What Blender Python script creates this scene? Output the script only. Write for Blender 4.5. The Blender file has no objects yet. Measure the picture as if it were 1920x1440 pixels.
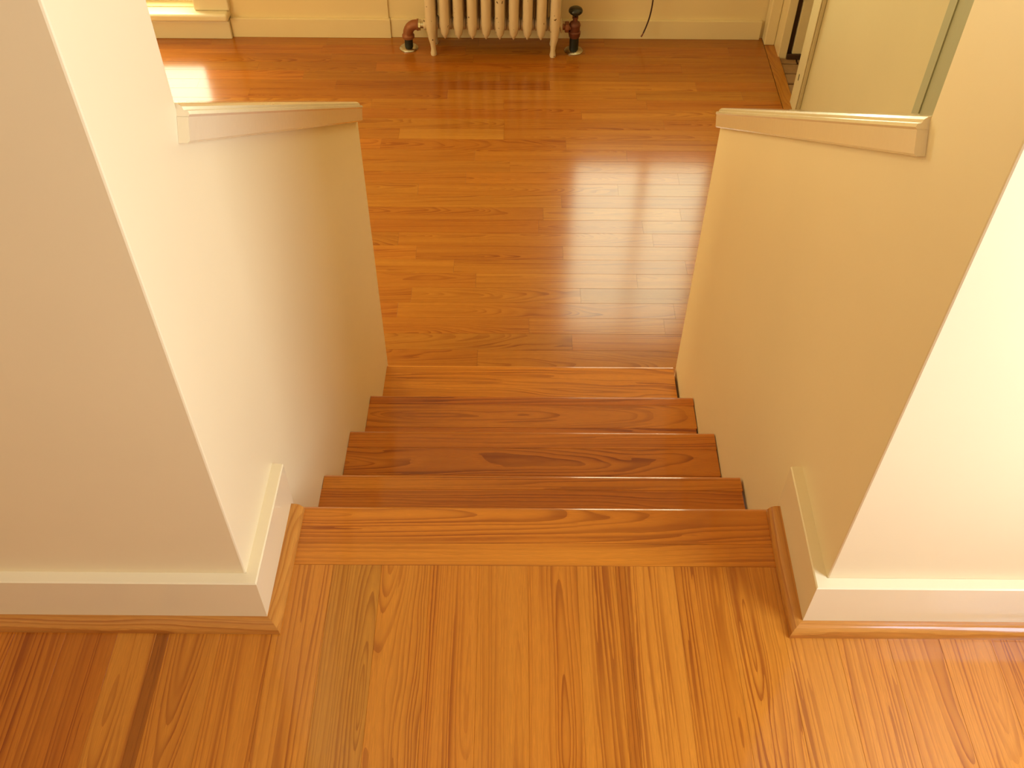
import bpy, bmesh, math, random
from mathutils import Vector, Matrix

random.seed(11)
scene = bpy.context.scene
COL = scene.collection
PI = math.pi

# ------------------------------------------------------------------ camera
F, PITCH, YAW, ROLL, CH, CX = 1851.4, .826315, -.0151, .0091, 1.44246, .4215
fwd = Vector((math.sin(YAW)*math.cos(PITCH), math.cos(YAW)*math.cos(PITCH), -math.sin(PITCH)))
rt = Vector((math.cos(YAW), -math.sin(YAW), 0)); up = rt.cross(fwd)
R = rt*math.cos(ROLL) + up*math.sin(ROLL)
U = -rt*math.sin(ROLL) + up*math.cos(ROLL)
cd = bpy.data.cameras.new('camera'); cam = bpy.data.objects.new('camera', cd); COL.objects.link(cam)
cam.matrix_world = Matrix(((R.x, U.x, -fwd.x, CX), (R.y, U.y, -fwd.y, 0), (R.z, U.z, -fwd.z, CH), (0, 0, 0, 1)))
cd.sensor_width = 36; cd.lens = F/1920*36; cd.clip_start = .02; cd.clip_end = 100
scene.camera = cam

# ------------------------------------------------------------------ world, daylight, fill lights, exposure
w = bpy.data.worlds.new('world'); scene.world = w; w.use_nodes = True
w.node_tree.nodes['Background'].inputs[0].default_value = (.9, .95, 1, 1)
w.node_tree.nodes['Background'].inputs[1].default_value = 1.0
vs = scene.view_settings
vs.view_transform = 'Standard'; vs.look = 'None'; vs.gamma = 1; vs.use_curve_mapping = False
vs.exposure = 0.0

def area_light(name, loc, rot, sx, sy, power, color):
    d = bpy.data.lights.new(name, 'AREA'); d.shape = 'RECTANGLE'; d.size = sx; d.size_y = sy
    d.energy = power; d.color = color
    o = bpy.data.objects.new(name, d); COL.objects.link(o); o.location = loc; o.rotation_euler = rot
    return o
DAY = (1.0, .93, .74)
WARM = (1.0, .80, .50)
# daylight in the two windows of the far wall (these are what the floor reflects)
area_light('daylight_far_window', (1.085, 4.86, .45), (PI/2, 0, PI), .86, 1.56, 33, (.96, .97, .60))
area_light('daylight_bench_window', (-1.66, 4.86, .15), (PI/2, 0, PI), 1.0, 2.1, 70, (1.0, .95, .62))
# window in the right wall of the upper room; then two unseen warm fills added behind the camera and at lower left
area_light('daylight_upper_right', (1.74, .30, 1.17), (0, PI/2, 0), 1.64, .62, 37, (.86, 1.06, 1.42))
area_light('warm_fill_upper_rear', (.3, -2.37, 1.37), (PI/2, 0, 0), 1.8, 1.3, 10, (1.0, .62, .16))
area_light('fill_lower_left', (-2.52, 2.0, .2), (0, -PI/2, 0), 1.5, 1.5, 43, (1.0, .85, .38))

# ------------------------------------------------------------------ materials
def nt(name):
    m = bpy.data.materials.new(name); m.use_nodes = True
    n = m.node_tree; b = n.nodes['Principled BSDF']
    return m, n, b
def N(n, t, **k):
    a = n.nodes.new(t)
    for q, v in k.items(): setattr(a, q, v)
    return a
def paint(name, col, rough=.4, bump=.02, coat=0., spots=0., bscale=60):
    m, n, b = nt(name)
    tc = N(n, 'ShaderNodeTexCoord')
    no = N(n, 'ShaderNodeTexNoise'); no.inputs['Scale'].default_value = 3; no.inputs['Detail'].default_value = 4
    n.links.new(tc.outputs['Object'], no.inputs['Vector'])
    mx = N(n, 'ShaderNodeMix', data_type='RGBA'); mx.inputs[6].default_value = (*[c*.95 for c in col], 1); mx.inputs[7].default_value = (*[min(1, c*1.04) for c in col], 1)
    n.links.new(no.outputs[0], mx.inputs[0])
    out = mx.outputs[2]
    if spots:
        vz = N(n, 'ShaderNodeTexNoise'); vz.inputs['Scale'].default_value = 38; vz.inputs['Detail'].default_value = 3
        n.links.new(tc.outputs['Object'], vz.inputs['Vector'])
        cr = N(n, 'ShaderNodeMapRange'); cr.inputs[1].default_value = .685; cr.inputs[2].default_value = .71
        n.links.new(vz.outputs[0], cr.inputs[0])
        m2 = N(n, 'ShaderNodeMix', data_type='RGBA'); m2.inputs[7].default_value = (.10, .05, .02, 1)
        n.links.new(cr.outputs[0], m2.inputs[0]); n.links.new(out, m2.inputs[6]); out = m2.outputs[2]
    n.links.new(out, b.inputs['Base Color'])
    b.inputs['Roughness'].default_value = rough
    b.inputs['Coat Weight'].default_value = coat; b.inputs['Coat Roughness'].default_value = .08
    nb = N(n, 'ShaderNodeTexNoise'); nb.inputs['Scale'].default_value = bscale; nb.inputs['Detail'].default_value = 3
    n.links.new(tc.outputs['Object'], nb.inputs['Vector'])
    bp = N(n, 'ShaderNodeBump'); bp.inputs['Strength'].default_value = bump; bp.inputs['Distance'].default_value = .01
    n.links.new(nb.outputs[0], bp.inputs['Height']); n.links.new(bp.outputs[0], b.inputs['Normal'])
    return m
def plain(name, col, rough=.5, metal=0.):
    m, n, b = nt(name)
    no = N(n, 'ShaderNodeTexNoise'); no.inputs['Scale'].default_value = 45; no.inputs['Detail'].default_value = 4
    tc = N(n, 'ShaderNodeTexCoord'); n.links.new(tc.outputs['Object'], no.inputs['Vector'])
    mx = N(n, 'ShaderNodeMix', data_type='RGBA'); mx.inputs[6].default_value = (*[c*.75 for c in col], 1); mx.inputs[7].default_value = (*[min(1, c*1.2) for c in col], 1)
    n.links.new(no.outputs[0], mx.inputs[0]); n.links.new(mx.outputs[2], b.inputs['Base Color'])
    b.inputs['Roughness'].default_value = rough; b.inputs['Metallic'].default_value = metal
    return m

def oak(name, light, mid, dark, rough=.34, coat_rough=.10, line=.0075, axis='X', coat=.8):
    """Oak cut through slightly tilted growth rings: object colour tints a board, object alpha goes from straight to cathedral grain."""
    m, n, b = nt(name); L = n.links.new
    tc = N(n, 'ShaderNodeTexCoord'); oi = N(n, 'ShaderNodeObjectInfo')
    sp = N(n, 'ShaderNodeSeparateXYZ'); L(tc.outputs['Object'], sp.inputs[0])
    A, B = ('X', 'Y') if axis == 'X' else ('Y', 'X')
    def M(op, a, b_=None, c=None):
        q = N(n, 'ShaderNodeMath', operation=op)
        for i, v in enumerate((a, b_, c)):
            if v is None: continue
            if isinstance(v, (int, float)): q.inputs[i].default_value = v
            else: L(v, q.inputs[i])
        return q.outputs[0]
    rnd = oi.outputs['Random']; alp = oi.outputs['Alpha']
    r2 = M('FRACT', M('MULTIPLY', rnd, 17.31)); r3 = M('FRACT', M('MULTIPLY', rnd, 53.77)); r4 = M('FRACT', M('MULTIPLY', rnd, 131.3))
    al = M('ADD', sp.outputs[A], M('MULTIPLY', rnd, 40.0))      # along, shifted per board
    ac = sp.outputs[B]
    # wandering noise
    cv = N(n, 'ShaderNodeCombineXYZ'); L(M('MULTIPLY', al, 2.6), cv.inputs[0]); L(M('MULTIPLY', ac, 9.0), cv.inputs[1]); L(M('MULTIPLY', r2, 30.0), cv.inputs[2])
    w1 = N(n, 'ShaderNodeTexNoise'); w1.inputs['Scale'].default_value = 1.0; w1.inputs['Detail'].default_value = 2.5; w1.inputs['Roughness'].default_value = .45
    L(cv.outputs[0], w1.inputs['Vector'])
    wob = M('SUBTRACT', w1.outputs[0], .5)
    # distance to the ring axis
    cen = M('MULTIPLY', M('SUBTRACT', 1.0, alp), M('ADD', M('MULTIPLY', r3, .14), .07))
    cen = M('ADD', cen, M('MULTIPLY', M('SUBTRACT', r4, .5), .04))
    da = M('ADD', M('SUBTRACT', ac, cen), M('MULTIPLY', wob, .020))
    tilt = M('ADD', M('MULTIPLY', M('SUBTRACT', sp.outputs[A], M('MULTIPLY', M('SUBTRACT', r2, .5), .5)), M('ADD', M('MULTIPLY', r3, .035), .05)), M('MULTIPLY', wob, .045))
    rr = M('SQRT', M('ADD', M('MULTIPLY', da, da), M('MULTIPLY', tilt, tilt)))
    # ring spacing changes outwards
    ph = M('ADD', M('DIVIDE', rr, M('MULTIPLY', line, M('ADD', M('MULTIPLY', r3, .9), .62))), M('MULTIPLY', wob, 1.6))
    cvp = N(n, 'ShaderNodeCombineXYZ'); L(M('MULTIPLY', rr, 85.0), cvp.inputs[0]); L(M('MULTIPLY', r4, 50.0), cvp.inputs[1]); L(M('MULTIPLY', al, 1.4), cvp.inputs[2])
    wp_ = N(n, 'ShaderNodeTexNoise'); wp_.inputs['Scale'].default_value = 1.0; wp_.inputs['Detail'].default_value = 1.0
    L(cvp.outputs[0], wp_.inputs['Vector'])
    ph = M('ADD', ph, M('MULTIPLY', wp_.outputs[0], 3.2))
    fr = M('FRACT', ph)
    # jagged ray flecked edge of the pores
    cv2 = N(n, 'ShaderNodeCombineXYZ'); L(M('MULTIPLY', al, 38.0), cv2.inputs[0]); L(M('MULTIPLY', ac, 900.0), cv2.inputs[1]); L(M('MULTIPLY', r3, 30.0), cv2.inputs[2])
    w2 = N(n, 'ShaderNodeTexNoise'); w2.inputs['Scale'].default_value = 1.0; w2.inputs['Detail'].default_value = 3; w2.inputs['Roughness'].default_value = .6
    L(cv2.outputs[0], w2.inputs['Vector'])
    fr2 = M('ADD', fr, M('MULTIPLY', M('SUBTRACT', w2.outputs[0], .5), .7))
    ramp = N(n, 'ShaderNodeValToRGB'); e = ramp.color_ramp.elements
    e[0].position = .0; e[0].color = (.25, .25, .25, 1); e[1].position = 1; e[1].color = (1, 1, 1, 1)
    for p, v in ((.12, .0), (.40, .12), (.62, .35), (.84, .95)):
        q = e.new(p); q.color = (v, v, v, 1)
    L(fr2, ramp.inputs[0])
    # band strength varies over the board
    cv3 = N(n, 'ShaderNodeCombineXYZ'); L(M('MULTIPLY', al, 1.1), cv3.inputs[0]); L(M('MULTIPLY', ac, 30.0), cv3.inputs[1]); L(M('MULTIPLY', r4, 30.0), cv3.inputs[2])
    w3 = N(n, 'ShaderNodeTexNoise'); w3.inputs['Scale'].default_value = 1.0; w3.inputs['Detail'].default_value = 2
    L(cv3.outputs[0], w3.inputs['Vector'])
    st = N(n, 'ShaderNodeMapRange'); st.inputs[1].default_value = .3; st.inputs[2].default_value = .7; st.inputs[3].default_value = .10; st.inputs[4].default_value = .95
    L(w3.outputs[0], st.inputs[0])
    c1 = N(n, 'ShaderNodeMix', data_type='RGBA'); c1.inputs[6].default_value = (*light, 1); c1.inputs[7].default_value = (*mid, 1)
    L(w3.outputs[0], c1.inputs[0])
    c2 = N(n, 'ShaderNodeMix', data_type='RGBA'); c2.inputs[7].default_value = (*dark, 1)
    L(M('MULTIPLY', ramp.outputs[0], st.outputs[0]), c2.inputs[0]); L(c1.outputs[2], c2.inputs[6])
    # fine pores
    pr = N(n, 'ShaderNodeMapRange'); pr.inputs[1].default_value = .35; pr.inputs[2].default_value = .7; pr.inputs[3].default_value = .84; pr.inputs[4].default_value = 1.06
    L(w2.outputs[0], pr.inputs[0])
    hs = N(n, 'ShaderNodeVectorMath', operation='SCALE'); L(c2.outputs[2], hs.inputs[0]); L(pr.outputs[0], hs.inputs[3])
    tn = N(n, 'ShaderNodeVectorMath', operation='MULTIPLY'); L(hs.outputs[0], tn.inputs[0]); L(oi.outputs['Color'], tn.inputs[1])
    L(tn.outputs[0], b.inputs['Base Color'])
    b.inputs['Roughness'].default_value = rough
    b.inputs['Coat Weight'].default_value = coat; b.inputs['Coat Roughness'].default_value = coat_rough; b.inputs['Coat IOR'].default_value = 1.5
    b.inputs['Specular IOR Level'].default_value = .1
    # slow undulation of the varnish
    nb = N(n, 'ShaderNodeTexNoise'); nb.inputs['Scale'].default_value = 7; nb.inputs['Detail'].default_value = 2
    L(tc.outputs['Object'], nb.inputs['Vector'])
    bp = N(n, 'ShaderNodeBump'); bp.inputs['Strength'].default_value = .03; bp.inputs['Distance'].default_value = .005
    L(nb.outputs[0], bp.inputs['Height']); L(bp.outputs[0], b.inputs['Coat Normal'])
    return m

WALL = paint('cream_wall_paint', (.85, .675, .375), .42, .012)
TRIMP = paint('cream_gloss_trim_paint', (.85, .69, .40), .30, .02, .5)
CAPP = paint('cream_gloss_cap_paint', (.86, .70, .42), .25, .03, 1.0)
GREEN = paint('grey_green_trim', (.42, .40, .25), .4, .03)
TANP = paint('dimmed_tan_wall_paint', (.66, .55, .32), .42, .012)  # greyer tan, also darkened to offset too much window light on that wall
RADP = paint('old_radiator_paint', (.72, .55, .34), .38, .25, .3, spots=1, bscale=35)
CEIL = paint('ceiling_paint', (.86, .80, .66), .8, .02)
OAKU = oak('oak_upper_floor', (.62, .232, .022), (.53, .165, .010), (.26, .052, .003), line=.0085)
OAKL = oak('oak_lower_floor', (.49, .188, .018), (.42, .138, .010), (.26, .062, .004), rough=.32, coat_rough=.15, line=.0075)
OAKT = oak('oak_treads', (.66, .235, .020), (.56, .165, .010), (.26, .054, .004), line=.0105)
OAKM = oak('oak_moulding', (.60, .25, .042), (.52, .20, .028), (.36, .10, .012), line=.009)
OAKMY = oak('oak_moulding_lengthwise', (.60, .25, .042), (.52, .20, .028), (.36, .10, .012), line=.009, axis='Y')
SUB = plain('dark_subfloor', (.045, .018, .006), .9)
RUST = plain('rusty_brass', (.30, .10, .035), .5, .35)
RUSTD = plain('brown_fitting', (.17, .05, .025), .45, .3)
IRON = plain('black_pipe', (.018, .02, .014), .45, .2)
CHROME = plain('worn_chrome', (.55, .52, .42), .18, 1.0)
KNOBM = plain('black_handwheel', (.02, .018, .012), .16)
CABLE = plain('dark_red_cable', (.045, .008, .006), .45)
COPPER = plain('bare_cable_tip', (.22, .06, .035), .4, .3)
BRICK = plain('worn_brown_brick', (.36, .20, .085), .8)
MORTAR = plain('dark_mortar', (.09, .05, .025), .95)
STRIP = plain('brown_weatherstrip', (.06, .024, .009), .7)
DARKM = plain('dark_crack', (.03, .015, .008), .9)
BENCHM = paint('bench_paint', (.80, .68, .45), .35, .06, .4)

# ------------------------------------------------------------------ helpers
SK = .01923                         # the boards run 1.1 degrees off square to the stair walls
ANG = math.atan(SK)
ZL = -1.00571                       # lower floor level
W = .90                             # clear width between the stair walls

def newbm(): return bmesh.new()
def add_box(bm, x0, x1, y0, y1, z0, z1, sk=(0, 0)):
    """box; sk skews its front and back faces to follow the boards"""
    v = []
    for z in (z0, z1):
        for (x, y, s) in ((x0, y0, sk[0]), (x1, y0, sk[0]), (x1, y1, sk[1]), (x0, y1, sk[1])):
            v.append(bm.verts.new((x, y + s*x, z)))
    for f in ((0, 3, 2, 1), (4, 5, 6, 7), (0, 1, 5, 4), (1, 2, 6, 5), (2, 3, 7, 6), (3, 0, 4, 7)):
        bm.faces.new([v[i] for i in f])
    return v
def bevel(bm, w_, seg=2):
    bmesh.ops.bevel(bm, geom=bm.edges[:], offset=w_, segments=seg, affect='EDGES', profile=.5, clamp_overlap=True)
def obj(name, bm, mat, parent=None, smooth=False, loc=None, rot=None):
    bmesh.ops.recalc_face_normals(bm, faces=bm.faces[:])
    me = bpy.data.meshes.new(name); bm.to_mesh(me); bm.free()
    me.materials.append(mat)
    if smooth:
        for p in me.polygons: p.use_smooth = True
        try: me.set_sharp_from_angle(angle=math.radians(38))
        except Exception: pass
    o = bpy.data.objects.new(name, me); COL.objects.link(o)
    if loc is not None: o.location = loc
    if rot is not None: o.rotation_euler = rot
    if parent is not None: o.parent = parent
    return o
def box(name, a, mat, parent=None, bev=0, sk=(0, 0), seg=2):
    bm = newbm(); add_box(bm, *a, sk=sk)
    if bev: bevel(bm, bev, seg)
    return obj(name, bm, mat, parent)
def struct(o): o['kind'] = 'structure'; return o
def tag(o, label, cat, group=None):
    o['label'] = label; o['category'] = cat
    if group: o['group'] = group
    return o
def empty(name, loc):
    o = bpy.data.objects.new(name, None); COL.objects.link(o); o.location = loc; o.empty_display_size = .05
    return o
def lathe(bm, prof, loc, axis='Z', seg=24):
    """prof: (radius, height) list"""
    rings = []
    for r, h in prof:
        ring = []
        for i in range(seg):
            a = 2*PI*i/seg; p = (r*math.cos(a), r*math.sin(a), h)
            if axis == 'X': p = (h, p[0], p[1])
            if axis == 'Y': p = (p[0], h, p[1])
            ring.append(bm.verts.new((p[0]+loc[0], p[1]+loc[1], p[2]+loc[2])))
        rings.append(ring)
    for a, b in zip(rings, rings[1:]):
        for i in range(seg):
            j = (i+1) % seg; bm.faces.new((a[i], a[j], b[j], b[i]))
    bm.faces.new(rings[0][::-1]); bm.faces.new(rings[-1])
def tube(bm, pts, radii, seg=14, squash=None):
    rings = []
    for k, p in enumerate(pts):
        p = Vector(p)
        t = (Vector(pts[min(k+1, len(pts)-1)]) - Vector(pts[max(k-1, 0)])).normalized()
        ref = Vector((0, 1, 0)) if abs(t.y) < .9 else Vector((1, 0, 0))
        a = t.cross(ref).normalized(); b = t.cross(a).normalized()
        r = radii[k] if hasattr(radii, '__len__') else radii
        rx, ry = r if hasattr(r, '__len__') else (r, r)
        rings.append([bm.verts.new(p + a*rx*math.cos(2*PI*i/seg) + b*ry*math.sin(2*PI*i/seg)) for i in range(seg)])
    for a, b in zip(rings, rings[1:]):
        for i in range(seg):
            j = (i+1) % seg; bm.faces.new((a[i], a[j], b[j], b[i]))
    bm.faces.new(rings[0][::-1]); bm.faces.new(rings[-1])
def prism(bm, sections):
    """loft through equal point lists"""
    rings = [[bm.verts.new(p) for p in s] for s in sections]
    n = len(rings[0])
    for a, b in zip(rings, rings[1:]):
        for i in range(n):
            j = (i+1) % n; bm.faces.new((a[i], a[j], b[j], b[i]))
    bm.faces.new(rings[0][::-1]); bm.faces.new(rings[-1])

def board(name, length, width, thick, mat, parent, loc, ang, tone, grain, ends='square', nose=0, jitter=0.):
    """a board: local x along, y across, top face at z = 0"""
    bm = newbm()
    c = .0004
    if nose:   # bullnosed far edge
        pr = [(0, -thick), (0, -c), (c, 0)]
        for i in range(13):
            a = PI/2 - PI*i/12
            pr.append((width - nose + nose*math.cos(a), -thick/2 + thick/2*math.sin(a)))
        prism(bm, [[(x, y, z) for y, z in pr] for x in (0, length)])
    else:
        pr = [(0, -thick), (0, -c), (c, 0), (width - c, 0), (width, -c), (width, -thick)]
        prism(bm, [[(x, y, z) for y, z in pr] for x in (0, length)])
    o = obj(name, bm, mat, parent)
    o.location = loc; o.rotation_euler = (random.uniform(-jitter, jitter), random.uniform(-jitter, jitter)*.3, ang)
    o.color = (*tone, grain)
    return o
def tint(v, red=0., grey=0.):
    """v brightness, red > 0 turns a board redder, grey > 0 paler"""
    return (v*(1+.03*red), v*(1-.14*red+.06*grey), v*(1-.30*red+.45*grey))

# ------------------------------------------------------------------ upper floor: slab and planks
ufl = struct(box('floor', (-1.6, 2.5, -2.3, .80, -.20, -.0185), SUB, sk=(0, SK)))
box('floor_edge', (.0, W, .80, .975, -.20, -.0262), SUB, ufl, sk=(SK, SK))
BW = .0825; XO = .1076
T0 = tint
utone = {-6: (tint(.92, .8), .2), -5: (tint(.84, 1.0), .1), -4: (tint(.78, 1.2), .0), -3: (tint(.98, .1, .2), .9), -2: (tint(.96, .2, .1), .7), -1: (tint(.98, .3), .1),
         0: (tint(1.04, 0, .3), .05), 1: (tint(.90, -.5, .2), .15), 2: (tint(1.0, .1), .75), 3: (tint(.98, .4), .3), 4: (tint(.95, .3), .15),
         5: (tint(.97, .4), .5), 6: (tint(.98, .2), .1), 7: (tint(1.06, .0, .3), .05), 8: (tint(.96, .3), .2), 9: (tint(1.04, .0, .3), .85),
         10: (tint(1.05, -.1, .6), .3), 11: (tint(1.08, 0, .8), .15), 12: (tint(1.05, .1, .6), .6), 13: (tint(1.08, .1, .7), .2)}
# plank k spans XO+(k-1)*BW .. XO+k*BW at y = .90
for k in range(-17, 29):
    x0 = XO + (k-1)*BW
    inside = x0 > -.005 and x0 + BW < .935
    yend = .9012 if inside else .792
    yend += SK*x0
    tone, gr = utone.get(k, (tint(random.uniform(.86, 1.06), random.uniform(-.3, .7), random.uniform(0, .4)), random.random()**1.5))
    # local x of the board runs towards -y
    ln = 3.05
    ex = x0 - SK*(yend - .90)
    if k in (-3, 6):      # these two boards end in a dark heartwood edge
        dk = .020 if k == -3 else .017
        board('plank', ln, dk - .0001, .018, OAKU, ufl, (ex + BW - dk, yend - SK*0 + SK*(BW-dk), 0), -PI/2 + ANG, T0(.54, 1.2) if k == -3 else T0(.74, 1.0), 0)
        board('plank', ln, BW - dk - .00005, .018, OAKU, ufl, (ex, yend, 0), -PI/2 + ANG, tone, gr)
        continue
    board('plank', ln, BW - .0001, .018, OAKU, ufl, (ex + .0, yend, 0), -PI/2 + ANG, tone, gr)
# joints: planks here are long; a few butt joints lie behind the camera

# ------------------------------------------------------------------ stairs
NY = [1.02745, 1.29133, 1.56048, 1.83653, 2.12302]
NZ = [0, -.25343, -.42885, -.60465, -.78108]
st = empty('staircase', (W/2, 1.5, ZL))
tag(st, 'flight of four orange oak treads descending between two cream half walls', 'stairs')
def at_parent(o, p):
    o.parent = p; o.matrix_parent_inverse = Matrix.Translation(-p.location); return o
def step_boards(k, strips, span, tones, nosew=.012, thick=.0255):
    """strips: widths from the nosing backwards. returns the front board, the others are its children"""
    y = NY[k]; first = None
    for i, wd in enumerate(strips):
        y0 = y - wd
        x0 = span[0]
        o = board('tread' if k else 'landing_nosing', span[1]-span[0], wd - .0003, thick, OAKT, None, (x0, y0 + SK*x0, NZ[k]), ANG, tones[i][0], tones[i][1], nose=nosew if i == 0 else 0)
        if i == 0:
            first = o; at_parent(o, st)
        else:
            o.name = 'board'; o.parent = first
            o.matrix_parent_inverse = (Matrix.Translation(Vector((x0, y_first + SK*x0, NZ[k])) - st.location*0) @ Matrix.Rotation(ANG, 4, 'Z')).inverted()
        if i == 0: y_first = y0
        y = y0
    return first
T = tint
step_boards(0, (.0805, .0450), (0.0, W), ((T(1.0, .25), .62), (T(.98, .1), .0)))
step_boards(1, (.042, .105, .135), (.0012, W-.0045), ((T(1.05, .1), .05), (T(.93, .6), .75), (T(.9, .5), .3)))
step_boards(2, (.056, .0825, .148), (.0012, W-.0015), ((T(1.0, .3), .05), (T(.96, .3), .8), (T(.95, .4), .2)))
step_boards(3, (.036, .0825, .175), (.0012, W-.0015), ((T(.90, .8), .05), (T(1.0, .1), .85), (T(.92, .7), .2)))
step_boards(4, (.30,), (.0012, W-.004), ((T(1.14, -.45, .15), .45),))
zlow = NZ[1:] + [ZL]
for k in range(5):
    yf = NY[k] - .022
    zt = NZ[k] - .0255; zb = zlow[k]
    bm = newbm(); add_box(bm, .002, W-.002, 0, .018, zb, zt)
    for v in bm.verts: v.co.y += yf - .018 + SK*v.co.x
    o = obj('riser', bm, OAKT, None); o.color = (*T(.95, .2), .1); at_parent(o, st)

# ------------------------------------------------------------------ lower floor
YF0 = 2.40887; BL = .0807452
lfl = struct(box('floor', (-2.5, 1.6405, 1.03, 4.75, ZL-.12, ZL-.0185), SUB, sk=(0, 0)))
joints = {22: [(.853, None)], 23: [(.664, None)], 21: [(-.475, None), (.524, None)], 20: [(.051, None)], 19: [(.313, None), (.965, None)], 18: [(.666, None)],
          17: [(.32, None), (1.03, None)], 16: [(-.14, None), (.32, None)], 15: [(.592, None)], 14: [(.20, None), (.851, None)], 13: [(.352, None)], 12: [(.17, None), (1.058, None)],
          11: [(-.022, None), (.802, None)], 10: [(.567, None)], 9: [(1.044, None)], 8: [(.475, None), (.887, None)], 7: [(-.071, None)], 6: [(.569, None)],
          5: [(.155, None)], 4: [(.844, None)], 3: [(.009, None), (.631, None)], 2: [(.969, None)], 1: [(.443, None)], 0: [(1.3, None)], -1: [(.266, None)]}
ltone = {(16, 1): (T(1.16, -.4, .9), .1), (21, 0): (T(.92, .6), .4), (21, 1): (T(.80, 1.0), .3), (21, 2): (T(1.12, -.1, .3), .8), (20, 0): (T(.88, .8), .7), (20, 1): (T(1.08, 0, .4), .15),
         (19, 1): (T(1.0, .5, .3), .1), (19, 2): (T(.95, .8, .2), .1), (18, 0): (T(.98, .7, .2), .2), (18, 1): (T(1.1, 0, .4), .8), (15, 0): (T(.93, .7, .1), .7), (15, 1): (T(1.08, 0, .3), .1),
         (17, 1): (T(1.02, .2, .2), .9), (17, 2): (T(.98, .6, .3), .7), (14, 1): (T(1.04, .2), .4), (14, 2): (T(.98, .8, .1), .6), (13, 1): (T(1.02, .2, .1), .8), (11, 1): (T(1.02, .2), .4), (10, 0): (T(1.04, -.1), .1), (10, 1): (T(.93, .6), .3),
         (9, 0): (T(1.08, -.2, .1), .85), (8, 0): (T(.90, .9), .1), (8, 1): (T(.94, .6), .4), (7, 1): (T(1.0, .3), .05), (6, 0): (T(.96, .5), .85), (6, 1): (T(1.04, .1, .3), .1), (5, 0): (T(1.05, .1), .1), (5, 1): (T(1.0, .2), .05),
         (4, 0): (T(1.08, -.1, .1), .1), (3, 0): (T(.95, .6), .2), (3, 1): (T(1.02, .1), .6), (2, 0): (T(1.0, .3), .7), (1, 0): (T(.97, .5), .9), (1, 1): (T(1.03, .2, .2), .3), (0, 0): (T(1.0, .5), .05),
         (-1, 0): (T(.86, .7), .5), (-1, 1): (T(.98, .2, .1), 1.0)}
XL, XR = -2.35, 1.583
for r in range(-5, 28):
    js = [j[0] for j in joints.get(r, [(random.uniform(0, .8), 0)])]
    js = sorted(js)
    # keep named joints, extend to both sides
    lo = js[0]
    left = []
    while lo > XL + .5:
        lo -= random.uniform(.55, 1.15)
        if lo > XL + .12: left.append(lo)
    hi = js[-1]; right = []
    while hi < XR - .35:
        hi += random.uniform(.45, 1.1)
        if hi < XR - .12: right.append(hi)
    xs = [XL] + sorted(left) + js + sorted(right) + [XR]
    i0 = len(left)
    for i in range(len(xs)-1):
        key = (r, i - i0)
        tone, gr = ltone.get(key, (tint(random.uniform(.90, 1.08), random.uniform(-.2, .8), random.uniform(0, .3)), random.random()**1.3))
        a, b_ = xs[i], xs[i+1]
        if r < 0 and False: continue
        yb = YF0 + r*BL
        board('plank', (b_ - a)*math.hypot(1, SK) - .0004, BL - .0004, .018, OAKL, lfl, (a, yb + SK*a, ZL), ANG, tone, gr, jitter=.0003)
# border board at the doorway
o = board('border_board', 3.53, .056, .018, OAKL, lfl, (1.641, 1.06, ZL), PI/2, T(1.06, -.1, .2), .1)

# ------------------------------------------------------------------ stair opening: piers on both sides
TB = .0192; HB = .1165; YCL = .8116; YBK = 1.035
def pier(name, x0, x1, yfr):
    bm = newbm(); add_box(bm, x0, x1, yfr, YBK, 0, 1.6)
    # front face follows the boards
    for v in bm.verts:
        if v.co.y < .95: v.co.y = YCL + .0165*v.co.x
    xi = x1 if x1 <= 0 else x0
    ed = [e for e in bm.edges if all(abs(v.co.x - xi) < 1e-5 and v.co.y < .95 for v in e.verts)]
    bmesh.ops.bevel(bm, geom=ed, offset=.003, segments=2, affect='EDGES', profile=.5)
    return struct(obj(name, bm, WALL))
pl = pier('wall_left', -1.6, 0, 0)
prr = pier('wall_right', W, 2.5, 0)
# lower part of both piers below the upper floor (seen from the lower room)
struct(box('wall_left', (-2.5, 0, .86, YBK, ZL, 0), WALL))
struct(box('wall_right', (W, 1.64, .86, YBK, ZL, 0), WALL))

def basef(x): return YCL - TB + .0165*x
def baseboards(side):
    s = -1 if side == 'left' else 1
    xw = 0 if side == 'left' else W; xi = xw - s*TB*1.0      # inner face of the return, towards the stairs
    xo = -1.6 if side == 'left' else 2.5
    # front run with mitre
    bm = newbm()
    def sec(x, y0, y1): return [(x, y0, .0), (x, y0, HB-.003), (x, y0+.003, HB), (x, y1, HB), (x, y1, 0)]
    prism(bm, [[(xo, basef(xo), 0), (xo, basef(xo), HB-.002), (xo, basef(xo)+.002, HB), (xo, basef(xo)+TB, HB), (xo, basef(xo)+TB, 0)],
               [(xi, basef(xi), 0), (xi, basef(xi), HB-.002), (xi+s*.002, basef(xi)+.002, HB), (xw, basef(xi)+TB, HB), (xw, basef(xi)+TB, 0)]])
    b1 = struct(obj('baseboard_' + side, bm, TRIMP))
    ye = 1.0275 + SK*xw - .001
    bm = newbm()
    prism(bm, [[(xi, basef(xi), 0), (xi, basef(xi), HB-.002), (xi+s*.002, basef(xi)+.002, HB), (xw, basef(xi)+TB, HB), (xw, basef(xi)+TB, 0)],
               [(xi, ye, 0), (xi, ye, HB-.002), (xi+s*.002, ye, HB), (xw, ye, HB), (xw, ye, 0)]])
    b2 = obj('baseboard_return', bm, TRIMP, b1)
    return b1
baseboards('left'); baseboards('right')

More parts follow.
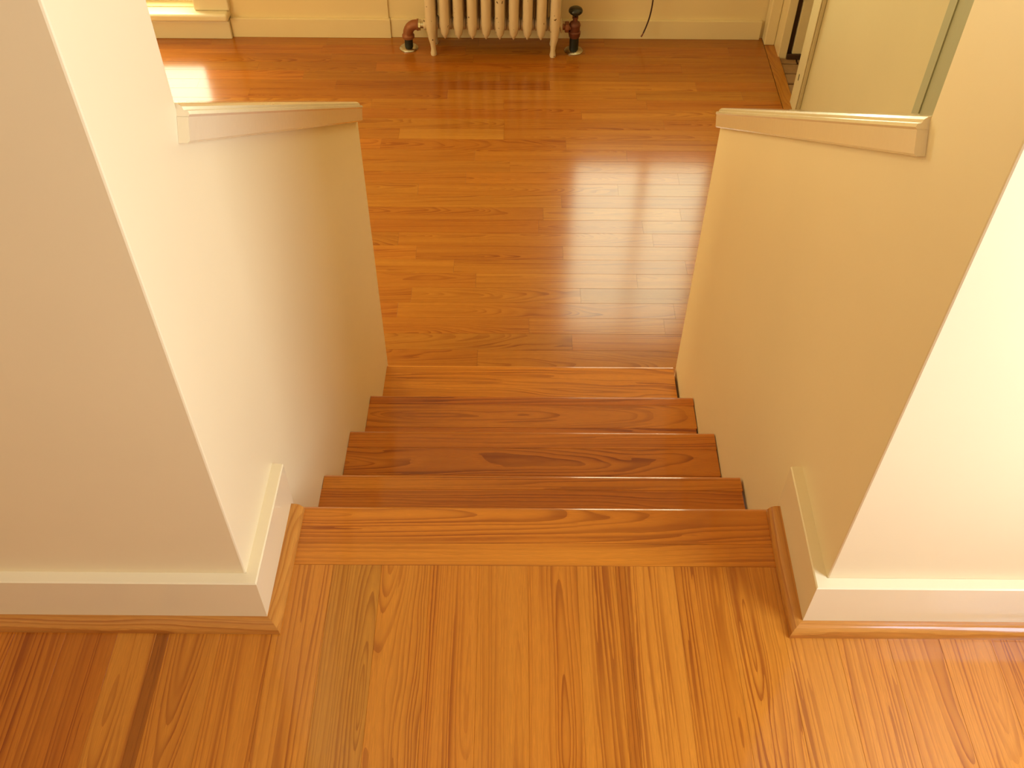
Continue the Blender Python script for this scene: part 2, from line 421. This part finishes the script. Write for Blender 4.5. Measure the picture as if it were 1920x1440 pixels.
# oak shoe moulding along the baseboards
def shoe(side, num):
    s = -1 if side == 'left' else 1
    xw = 0 if side == 'left' else W; xi = xw - s*TB
    xo = -1.6 if side == 'left' else 2.5
    w_, h_ = .0215, .019
    pr = [(0, 0), (0, h_)] + [(w_*.25 + w_*.75*math.sin(a), h_*.15 + h_*.85*math.cos(a)) for a in [i*PI/2/5 for i in range(6)]] + [(w_, 0)]
    ye = 1.0275 + SK*xw - .013
    bm = newbm()
    prism(bm, [[(xo, basef(xo) - a, b) for a, b in pr], [(xi - s*a, basef(xi) - a, b) for a, b in pr]])
    t1 = struct(obj('trim_%d' % num, bm, OAKM, smooth=True)); t1.color = (*T(1.02, .1, .1), .1)
    bm = newbm()
    prism(bm, [[(xi - s*a, basef(xi) - a, b) for a, b in pr], [(xi - s*a, ye, b) for a, b in pr]])
    t2 = obj('shoe_return', bm, OAKMY, t1, smooth=True); t2.color = (*T(1.04, 0, .1), .1)
shoe('left', 1); shoe('right', 2)

# ------------------------------------------------------------------ sloping half walls beside the stairs
SL = -.608; TH = math.atan(-SL); YE = 2.133
def ztop(y): return .148 + SL*(y - 2.079)       # line of the fascia's upper edge
CL = (math.cos(TH), -math.sin(TH)); CN = (math.sin(TH), math.cos(TH))   # along (y,z), normal (y,z)
def half_wall(side):
    s = -1 if side == 'left' else 1
    xi = 0 if side == 'left' else W; xo = xi + s*.125
    bm = newbm()
    y0, y1 = YBK, YE + (0 if side == 'left' else .006)
    d = .004
    poly = [(y0, ZL), (y1, ZL), (y1, ztop(y1) - d), (y0, ztop(y0) - d)]
    prism(bm, [[(xi, y, z) for y, z in poly], [(xo, y, z) for y, z in poly]])
    ed = [e for e in bm.edges if all(abs(v.co.y - y1) < 1e-5 for v in e.verts) and abs(e.verts[0].co.x - e.verts[1].co.x) < 1e-5]
    bmesh.ops.bevel(bm, geom=ed, offset=.0025, segments=2, affect='EDGES', profile=.5)
    hw = struct(obj('wall_stair_' + side, bm, WALL))
    # cap: profile (x offset towards the stairs, height along normal)
    OV = .014
    pr = [(OV, 0.0), (OV+.002, .003), (OV, .007), (OV-.005, .008), (OV-.007, .012), (OV-.012, .0150), (OV-.017, .016)]
    full = pr + [(-.125-p[0], p[1]) for p in pr[::-1]] + [(-.125-OV, 0)]
    full = full[:-1]
    def run(prof, ya, yb, cut=True):
        out = []
        for yy in (ya, yb):
            z = ztop(yy); out.append([(xi - s*px, yy + CN[0]*n, z + CN[1]*n) for px, n in prof])
        return out
    ya = YBK - .004; yb = y1 + .006
    splits = [ya, yb] if side == 'left' else [ya, 1.655, yb]
    for i in range(len(splits)-1):
        a, b = splits[i], splits[i+1]
        secs = run(full, a + (.0004 if i else 0), b)
        bm = newbm()
        prism(bm, secs)
        o = obj('cap_board', bm, CAPP, hw)
        # fascia strip under the cap, on the stair face
        fp = [(.0002, .0005), (OV, .0005), (OV, -.028), (OV-.003, -.031), (.0002, -.031)]
        bm = newbm(); prism(bm, run(fp, a + .0004*bool(i) , b)); obj('cap_fascia', bm, CAPP, hw, smooth=False)
    fp = [(-.1252, .0005), (-.125-OV, .0005), (-.125-OV, -.037), (-.1252, -.037)]
    bm = newbm(); prism(bm, run(fp, ya, yb)); obj('cap_fascia', bm, CAPP, hw)
    return hw
half_wall('left'); half_wall('right')

# ------------------------------------------------------------------ shell of the lower room
def wallpieces(name, pieces, mat=WALL, sk=(0, 0)):
    bm = newbm()
    for p in pieces: add_box(bm, *p, sk=sk)
    return struct(obj(name, bm, mat))
FY = 4.606      # far wall plane at x = 0 (skewed with the boards)
LC = 1.60       # lower ceiling height
wallpieces('wall_far', [(-2.5, -2.12, FY, FY+.15, ZL, LC), (-2.12, -1.20, FY, FY+.15, 1.20, LC), (-2.12, -1.20, FY, FY+.15, ZL, -.86),
                        (-1.20, .68, FY, FY+.15, ZL, LC), (.68, 1.49, FY, FY+.15, ZL, -.27), (.68, 1.49, FY, FY+.15, 1.17, LC), (1.49, 2.5, FY, FY+.15, ZL, LC)], sk=(SK, SK))
# the left part of that wall is furred out by a few millimetres
struct(box('wall_far_panel', (-1.046, -.27, FY-.008, FY, ZL, LC), WALL, sk=(SK, SK)))
wallpieces('wall_lower_left', [(-2.6, -2.45, 1.03, 1.25, ZL, LC), (-2.6, -2.45, 2.75, 4.75, ZL, LC), (-2.6, -2.45, 1.25, 2.75, ZL, -.55), (-2.6, -2.45, 1.25, 2.75, .95, LC)])
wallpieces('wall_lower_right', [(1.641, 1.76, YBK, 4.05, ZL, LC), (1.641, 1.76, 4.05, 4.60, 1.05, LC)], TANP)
wallpieces('ceiling', [(-2.6, 2.5, .95, 4.8, LC, LC+.1)], CEIL)
# upper room shell (behind and beside the camera)
wallpieces('ceiling', [(-1.7, 2.6, -2.4, 1.05, 2.4, 2.5)], CEIL)
wallpieces('wall_header', [(-1.6, 2.5, YCL, YBK, 1.6, 2.4)])
wallpieces('wall_upper_left', [(-1.7, -1.6, -2.4, .83, 0, 2.4)])
wallpieces('wall_upper_right', [(1.65, 1.72, -2.4, -.02, 0, 2.4), (1.65, 1.72, .62, .85, 0, 2.4), (1.65, 1.72, -.02, .62, 0, .35), (1.65, 1.72, -.02, .62, 2.0, 2.4)])
wallpieces('wall_upper_back', [(-1.6, -.6, -2.4, -2.3, 0, 2.4), (1.2, 2.5, -2.4, -2.3, 0, 2.4), (-.6, 1.2, -2.4, -2.3, 0, .7), (-.6, 1.2, -2.4, -2.3, 2.05, 2.4)])

# far baseboards
def ybox(name, a, mat, parent=None, bev=0): return box(name, a, mat, parent, bev, sk=(SK, SK))
bf = struct(ybox('baseboard_far', (-.262, 1.566, FY-.018, FY, ZL, ZL+.095), TRIMP, bev=.002))
bf2 = struct(ybox('baseboard_far', (-1.046, -.262, FY-.026, FY-.008, ZL, ZL+.097), TRIMP, bev=.002))

# window with a low bench sill at the left end of the far wall
wn = empty('window_1', (-1.6, FY + SK*-1.6, ZL)); struct(wn)
def wp(name, a, mat, bev=0):
    o = box(name, a, mat, None, bev, sk=(SK, SK), seg=5 if bev > .01 else 2); return at_parent(o, wn)
wp('sill_apron', (-2.45, -1.047, FY-.046, FY, ZL, -.915), BENCHM, .004)
wp('window_sill', (-2.45, -1.040, FY-.078, FY+.05, -.904, -.864), BENCHM, .013)
wp('shadow_gap', (-2.45, -1.055, FY-.036, FY, -.915, -.904), DARKM)
wp('casing', (-1.205, -1.035, FY-.038, FY, -.864, 1.26), BENCHM, .006)
wp('casing', (-2.29, -2.12, FY-.038, FY, -.864, 1.26), BENCHM, .006)
wp('casing', (-2.12, -1.205, FY-.038, FY, 1.18, 1.30), BENCHM, .006)
for x0, x1, z0, z1 in ((-2.12, -2.07, -.864, 1.18), (-1.255, -1.205, -.864, 1.18), (-2.07, -1.255, -.864, -.80), (-2.07, -1.255, 1.12, 1.18), (-2.07, -1.255, .17, .22)):
    wp('sash', (x0, x1, FY+.05, FY+.085, z0, z1), BENCHM)
wn2 = empty('window_2', (1.085, FY, -.27)); struct(wn2)
def wp2(name, a, mat, bev=0): return at_parent(ybox(name, a, mat, None, bev), wn2)
wp2('casing', (.60, .695, FY-.02, FY, -.27, 1.26), TRIMP, .004)
wp2('casing', (1.475, 1.565, FY-.02, FY, -.27, 1.26), TRIMP, .004)
wp2('casing', (.695, 1.475, FY-.02, FY, 1.17, 1.26), TRIMP, .004)
wp2('window_sill', (.58, 1.59, FY-.05, FY+.05, -.30, -.27), TRIMP, .006)
wp2('mullion', (1.062, 1.108, FY+.05, FY+.085, -.27, 1.17), TRIMP)
for x0, x1, z0, z1 in ((.68, .70, -.27, 1.17), (1.44, 1.49, -.27, 1.17), (.70, 1.47, -.27, -.24), (.70, 1.47, 1.14, 1.17)):
    wp2('sash', (x0, x1, FY+.05, FY+.085, z0, z1), TRIMP)

def frame_x(name, x, y0, y1, z0, z1, t=.04, d=.03):
    m = newbm()
    for b in ((y0, y0+t, z0, z1), (y1-t, y1, z0, z1), (y0, y1, z0, z0+t), (y0, y1, z1-t, z1), (y0, y1, (z0+z1)/2-.015, (z0+z1)/2+.015)):
        add_box(m, x, x+d, *b)
    return struct(obj(name, m, TRIMP))
frame_x('window_3', 1.655, -.02, .62, .35, 2.0, .02)
frame_x('added_window_4', -2.50, 1.25, 2.75, -.55, .95)  # made-up window frame around the lower left fill
m = newbm()
for b in ((-.6, -.56, .7, 2.05), (1.16, 1.2, .7, 2.05), (-.6, 1.2, .7, .74), (-.6, 1.2, 2.01, 2.05), (-.6, 1.2, 1.36, 1.40)):
    add_box(m, b[0], b[1], -2.345, -2.32, b[2], b[3])
struct(obj('added_window_5', m, TRIMP))  # made-up window frame around the rear fill

# ------------------------------------------------------------------ doorway in the right wall of the lower room
dr = empty('door_1', (1.70, 4.3, ZL)); struct(dr)
def dp(name, a, mat, bev=0): return at_parent(box(name, a, mat, None, bev), dr)
dp('casing', (1.582, 1.634, 4.566, 4.632, ZL, 1.1), TRIMP, .005)
dp('jamb', (1.6345, 1.675, 4.457, 4.63, ZL-.012, 1.1), TRIMP, .003)
dp('weatherstrip', (1.6755, 1.700, 4.478, 4.50, ZL-.012, 1.05), STRIP)
dp('door_panel', (1.7005, 2.30, 4.462, 4.50, ZL+.012, 1.05), TRIMP, .003)
dp('door_sweep', (1.6755, 2.30, 4.448, 4.461, ZL-.010, ZL+.016), STRIP, .003)
dp('hinge', (1.690, 1.712, 4.452, 4.4615, -.715, -.63), RUSTD, .002)
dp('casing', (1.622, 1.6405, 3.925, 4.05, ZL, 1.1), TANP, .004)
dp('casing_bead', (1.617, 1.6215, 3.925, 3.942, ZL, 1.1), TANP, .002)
dp('crack', (1.6203, 1.6218, 3.995, 3.999, -.865, -.835), DARKM)
# brick floor beyond it
hf = struct(box('floor', (1.642, 2.35, 3.75, 4.62, ZL-.12, ZL-.03), MORTAR))
for i in range(9):
    for j in range(4):
        x0 = 1.645 + j*.172 - (.086 if i % 2 else 0); x1 = x0 + .163
        x0 = max(x0, 1.645); x1 = min(x1, 2.35)
        if x1 - x0 < .03: continue
        y0 = 3.77 + i*.092
        bm = newbm(); add_box(bm, x0, x1, y0, y0+.083, ZL-.03, ZL-.010 + random.uniform(-.002, .002)); bevel(bm, .003, 1)
        o = obj('brick', bm, BRICK, hf)
wallpieces('wall_vestibule', [(2.35, 2.45, 3.7, 4.62, ZL-.12, LC), (1.76, 2.35, 3.65, 3.75, ZL-.12, LC)])
wallpieces('ceiling', [(1.76, 2.45, 3.65, 4.62, 1.2, 1.3)], CEIL)
# grey-green trim, darker than the wall, further along it
struct(box('trim_3', (1.628, 1.6405, 2.48, 2.762, ZL, LC), GREEN, bev=.003))
struct(box('trim_4', (1.6235, 1.6275, 2.700, 2.712, ZL, LC), GREEN))
# baseboard of the right wall
struct(box('baseboard_lower_right', (1.6425, 1.643, 3.0, 3.01, ZL, ZL+.01), TRIMP)) if False else None

# ------------------------------------------------------------------ radiator
RY = 4.395      # front of the columns
rad = empty('radiator', (.24, 4.47, ZL))
tag(rad, 'cream cast iron column radiator with chipped paint against the far wall', 'radiator')
PITCHX = .0655; RX0 = -.046
RT = -.36
def section_bm(x, end):
    bm = newbm()
    wx, ry = (.0242, .030)
    WX0 = wx
    tip = -.920 if not end else -.90
    for j, yc in enumerate((RY+.030, RY+.085, RY+.140)):
        wx = WX0 if j == 0 else .0300  # rear columns made wider so the gaps between sections go dark
        if not end:
            zs = [(tip, .003, .006), (tip+.012, .010, .018), (tip+.03, .0195, .026), (tip+.07, wx, ry), (RT-.07, wx, ry), (RT-.02, wx*.9, ry*.85), (RT, wx*.5, ry*.5)]
        else:
            zs = [(tip, .018, .025), (tip+.03, .0235, .028), (tip+.07, .026, ry), (RT-.07, .026, ry), (RT-.02, .02, ry*.85), (RT, wx*.5, ry*.5)]
        tube(bm, [(x, yc, z) for z, _, _ in zs], [(a, b) for _, a, b in zs], seg=16)
    # hubs linking both columns, bottom and top
    for zc, r in ((-.868, .032), (RT-.045, .028)):
        lathe(bm, [(r*.6, -.034), (r, -.030), (r, .030), (r*.6, .034)], (x, RY+.085, zc), 'X', 20)
        bm2 = [(x-.017, x+.017, RY+.02, RY+.15, zc-r*.95, zc+r*.85)]
        add_box(bm, *bm2[0])
    return bm
for i in range(10):
    x = RX0 + i*PITCHX
    end = i in (0, 9)
    o = obj('section', section_bm(x, end), RADP, None, smooth=True); at_parent(o, rad)
    if end:
        for yc in (RY+.030, RY+.140):
            bm = newbm()
            s = 1 if i == 0 else -1
            zs = [(-.880, .023, .027, 0), (-.915, .019, .024, .002), (-.950, .0135, .018, .005), (-.975, .0120, .016, .006), (-.988, .0135, .018, .006), (-.997, .0155, .021, .006), (ZL+.0005, .0145, .019, .006)]
            tube(bm, [(x + s*d, yc, z) for z, _, _, d in zs], [(a, b) for _, a, b, _ in zs], seg=14)
            o = obj('leg', bm, RADP, None, smooth=True); at_parent(o, rad)
# tie rod glimpsed between the columns
bm = newbm(); tube(bm, [(RX0, RY+.072, -.735), (RX0+9*PITCHX, RY+.072, -.735)], .004, 8); o = obj('tie_rod', bm, RADP); at_parent(o, rad)

# fittings
VY = 4.480
def flange(bm, x):
    lathe(bm, [(.046, ZL), (.046, ZL+.004), (.040, ZL+.010), (.026, ZL+.013)], (x, VY, 0), 'Z', 28)
val = empty('radiator_valve', (.640, VY, ZL))
tag(val, 'brass radiator valve with black round handwheel at the right end of the radiator', 'valve')
bm = newbm(); flange(bm, .640); at_parent(obj('floor_flange', bm, CHROME, smooth=True), val)
bm = newbm(); lathe(bm, [(.0225, ZL+.010), (.0225, -.925)], (.640, VY, 0)); at_parent(obj('riser_pipe', bm, IRON, smooth=True), val)
bm = newbm(); lathe(bm, [(.024, -.932), (.027, -.928), (.027, -.921), (.029, -.918), (.0295, -.905), (.025, -.900), (.0255, -.880), (.0275, -.874), (.0275, -.868), (.023, -.858), (.012, -.851), (.011, -.838), (.0145, -.837), (.0145, -.829), (.009, -.828)], (.640, VY, 0), 'Z', 8 if False else 20)
at_parent(obj('valve_body', bm, RUSTD, smooth=True), val)
bm = newbm(); lathe(bm, [(.004, -.830), (.004, -.812)], (.640, VY, 0), 'Z', 10); at_parent(obj('valve_stem', bm, IRON, smooth=True), val)
bm = newbm(); lathe(bm, [(.010, -.816), (.026, -.813), (.033, -.805), (.034, -.799), (.031, -.790), (.022, -.784), (.008, -.782)], (.640, VY, 0), 'Z', 28); at_parent(obj('handwheel', bm, KNOBM, smooth=True), val)
bm = newbm(); lathe(bm, [(.0145, -.006), (.0145, .012)], (.588, VY, -.882), 'X', 16); lathe(bm, [(.016, .022), (.016, .032)], (.588, VY, -.882), 'X', 16)
lathe(bm, [(.024, .004), (.027, .006), (.027, .022), (.024, .024)], (.588, VY, -.882), 'X', 8); at_parent(obj('union_nut', bm, RUST), val)
bm = newbm(); lathe(bm, [(.026, .0), (.030, .001), (.030, .006), (.026, .008)], (.5715, VY, -.880), 'X', 20); at_parent(obj('union_collar', bm, RADP, smooth=True), val)

elb = empty('radiator_elbow', (-.164, VY, ZL))
tag(elb, 'rusty orange pipe elbow on a black pipe at the left end of the radiator', 'pipe')
bm = newbm(); flange(bm, -.166); at_parent(obj('floor_flange', bm, CHROME, smooth=True), elb)
bm = newbm(); lathe(bm, [(.0205, ZL+.010), (.0205, -.945)], (-.165, VY, 0)); at_parent(obj('riser_pipe', bm, IRON, smooth=True), elb)
bm = newbm()
pts = []; rad_ = []
pts += [(-.165, VY, -.952), (-.165, VY, -.948), (-.165, VY, -.936)]; rad_ += [.025, .030, .030]
for i in range(7):
    a = i/6*PI/2; pts.append((-.165 + .040*(1-math.cos(a)), VY, -.930 + .047*math.sin(a))); rad_.append(.0245)
pts += [(-.121, VY, -.883), (-.119, VY, -.883), (-.112, VY, -.883)]; rad_ += [.0245, .028, .028]
tube(bm, pts, rad_, 20); at_parent(obj('elbow_body', bm, RUST, smooth=True), elb)
bm = newbm(); lathe(bm, [(.027, .0), (.027, .010)], (-.1115, VY, -.883), 'X', 8); lathe(bm, [(.016, .010), (.016, .026)], (-.1115, VY, -.883), 'X', 16)
at_parent(obj('union_nut', bm, CHROME), elb)
bm = newbm(); lathe(bm, [(.0245, .0), (.026, .002), (.026, .010), (.0245, .012)], (-.0865, VY, -.880), 'X', 18); at_parent(obj('union_collar', bm, RADP, smooth=True), elb)

# ------------------------------------------------------------------ loose cable on the far wall
def bez(ps, n=24):
    out = []
    P = [Vector(p) for p in ps]
    P = [P[0]*2-P[1]] + P + [P[-1]*2-P[-2]]
    for k in range(1, len(P)-2):
        for i in range(n):
            t = i/n; a, b, c, d = P[k-1], P[k], P[k+1], P[k+2]
            out.append(.5*((2*b) + (c-a)*t + (2*a-5*b+4*c-d)*t*t + (3*b-a-3*c+d)*t**3))
    out.append(P[-2]); return out
cy = FY - .04
cp = [(1.005, FY+.012, -.50), (1.006, cy-.005, -.56), (1.012, cy, -.66), (1.010, cy, -.80), (1.004, cy, -.865), (.993, cy, -.915), (.981, cy-.004, -.950)]
bm = newbm(); tube(bm, bez(cp, 8), .0036, 8)
cb = obj('cable', bm, CABLE, smooth=True)
tag(cb, 'loose dark red cable hanging down the far wall right of the radiator', 'cable')
bm = newbm(); tube(bm, [(.981, cy-.004, -.950), (.976, cy-.006, -.961), (.972, cy-.007, -.968)], [.0030, .0040, .0038], 8); obj('cable_tip', bm, COPPER, cb, smooth=True)
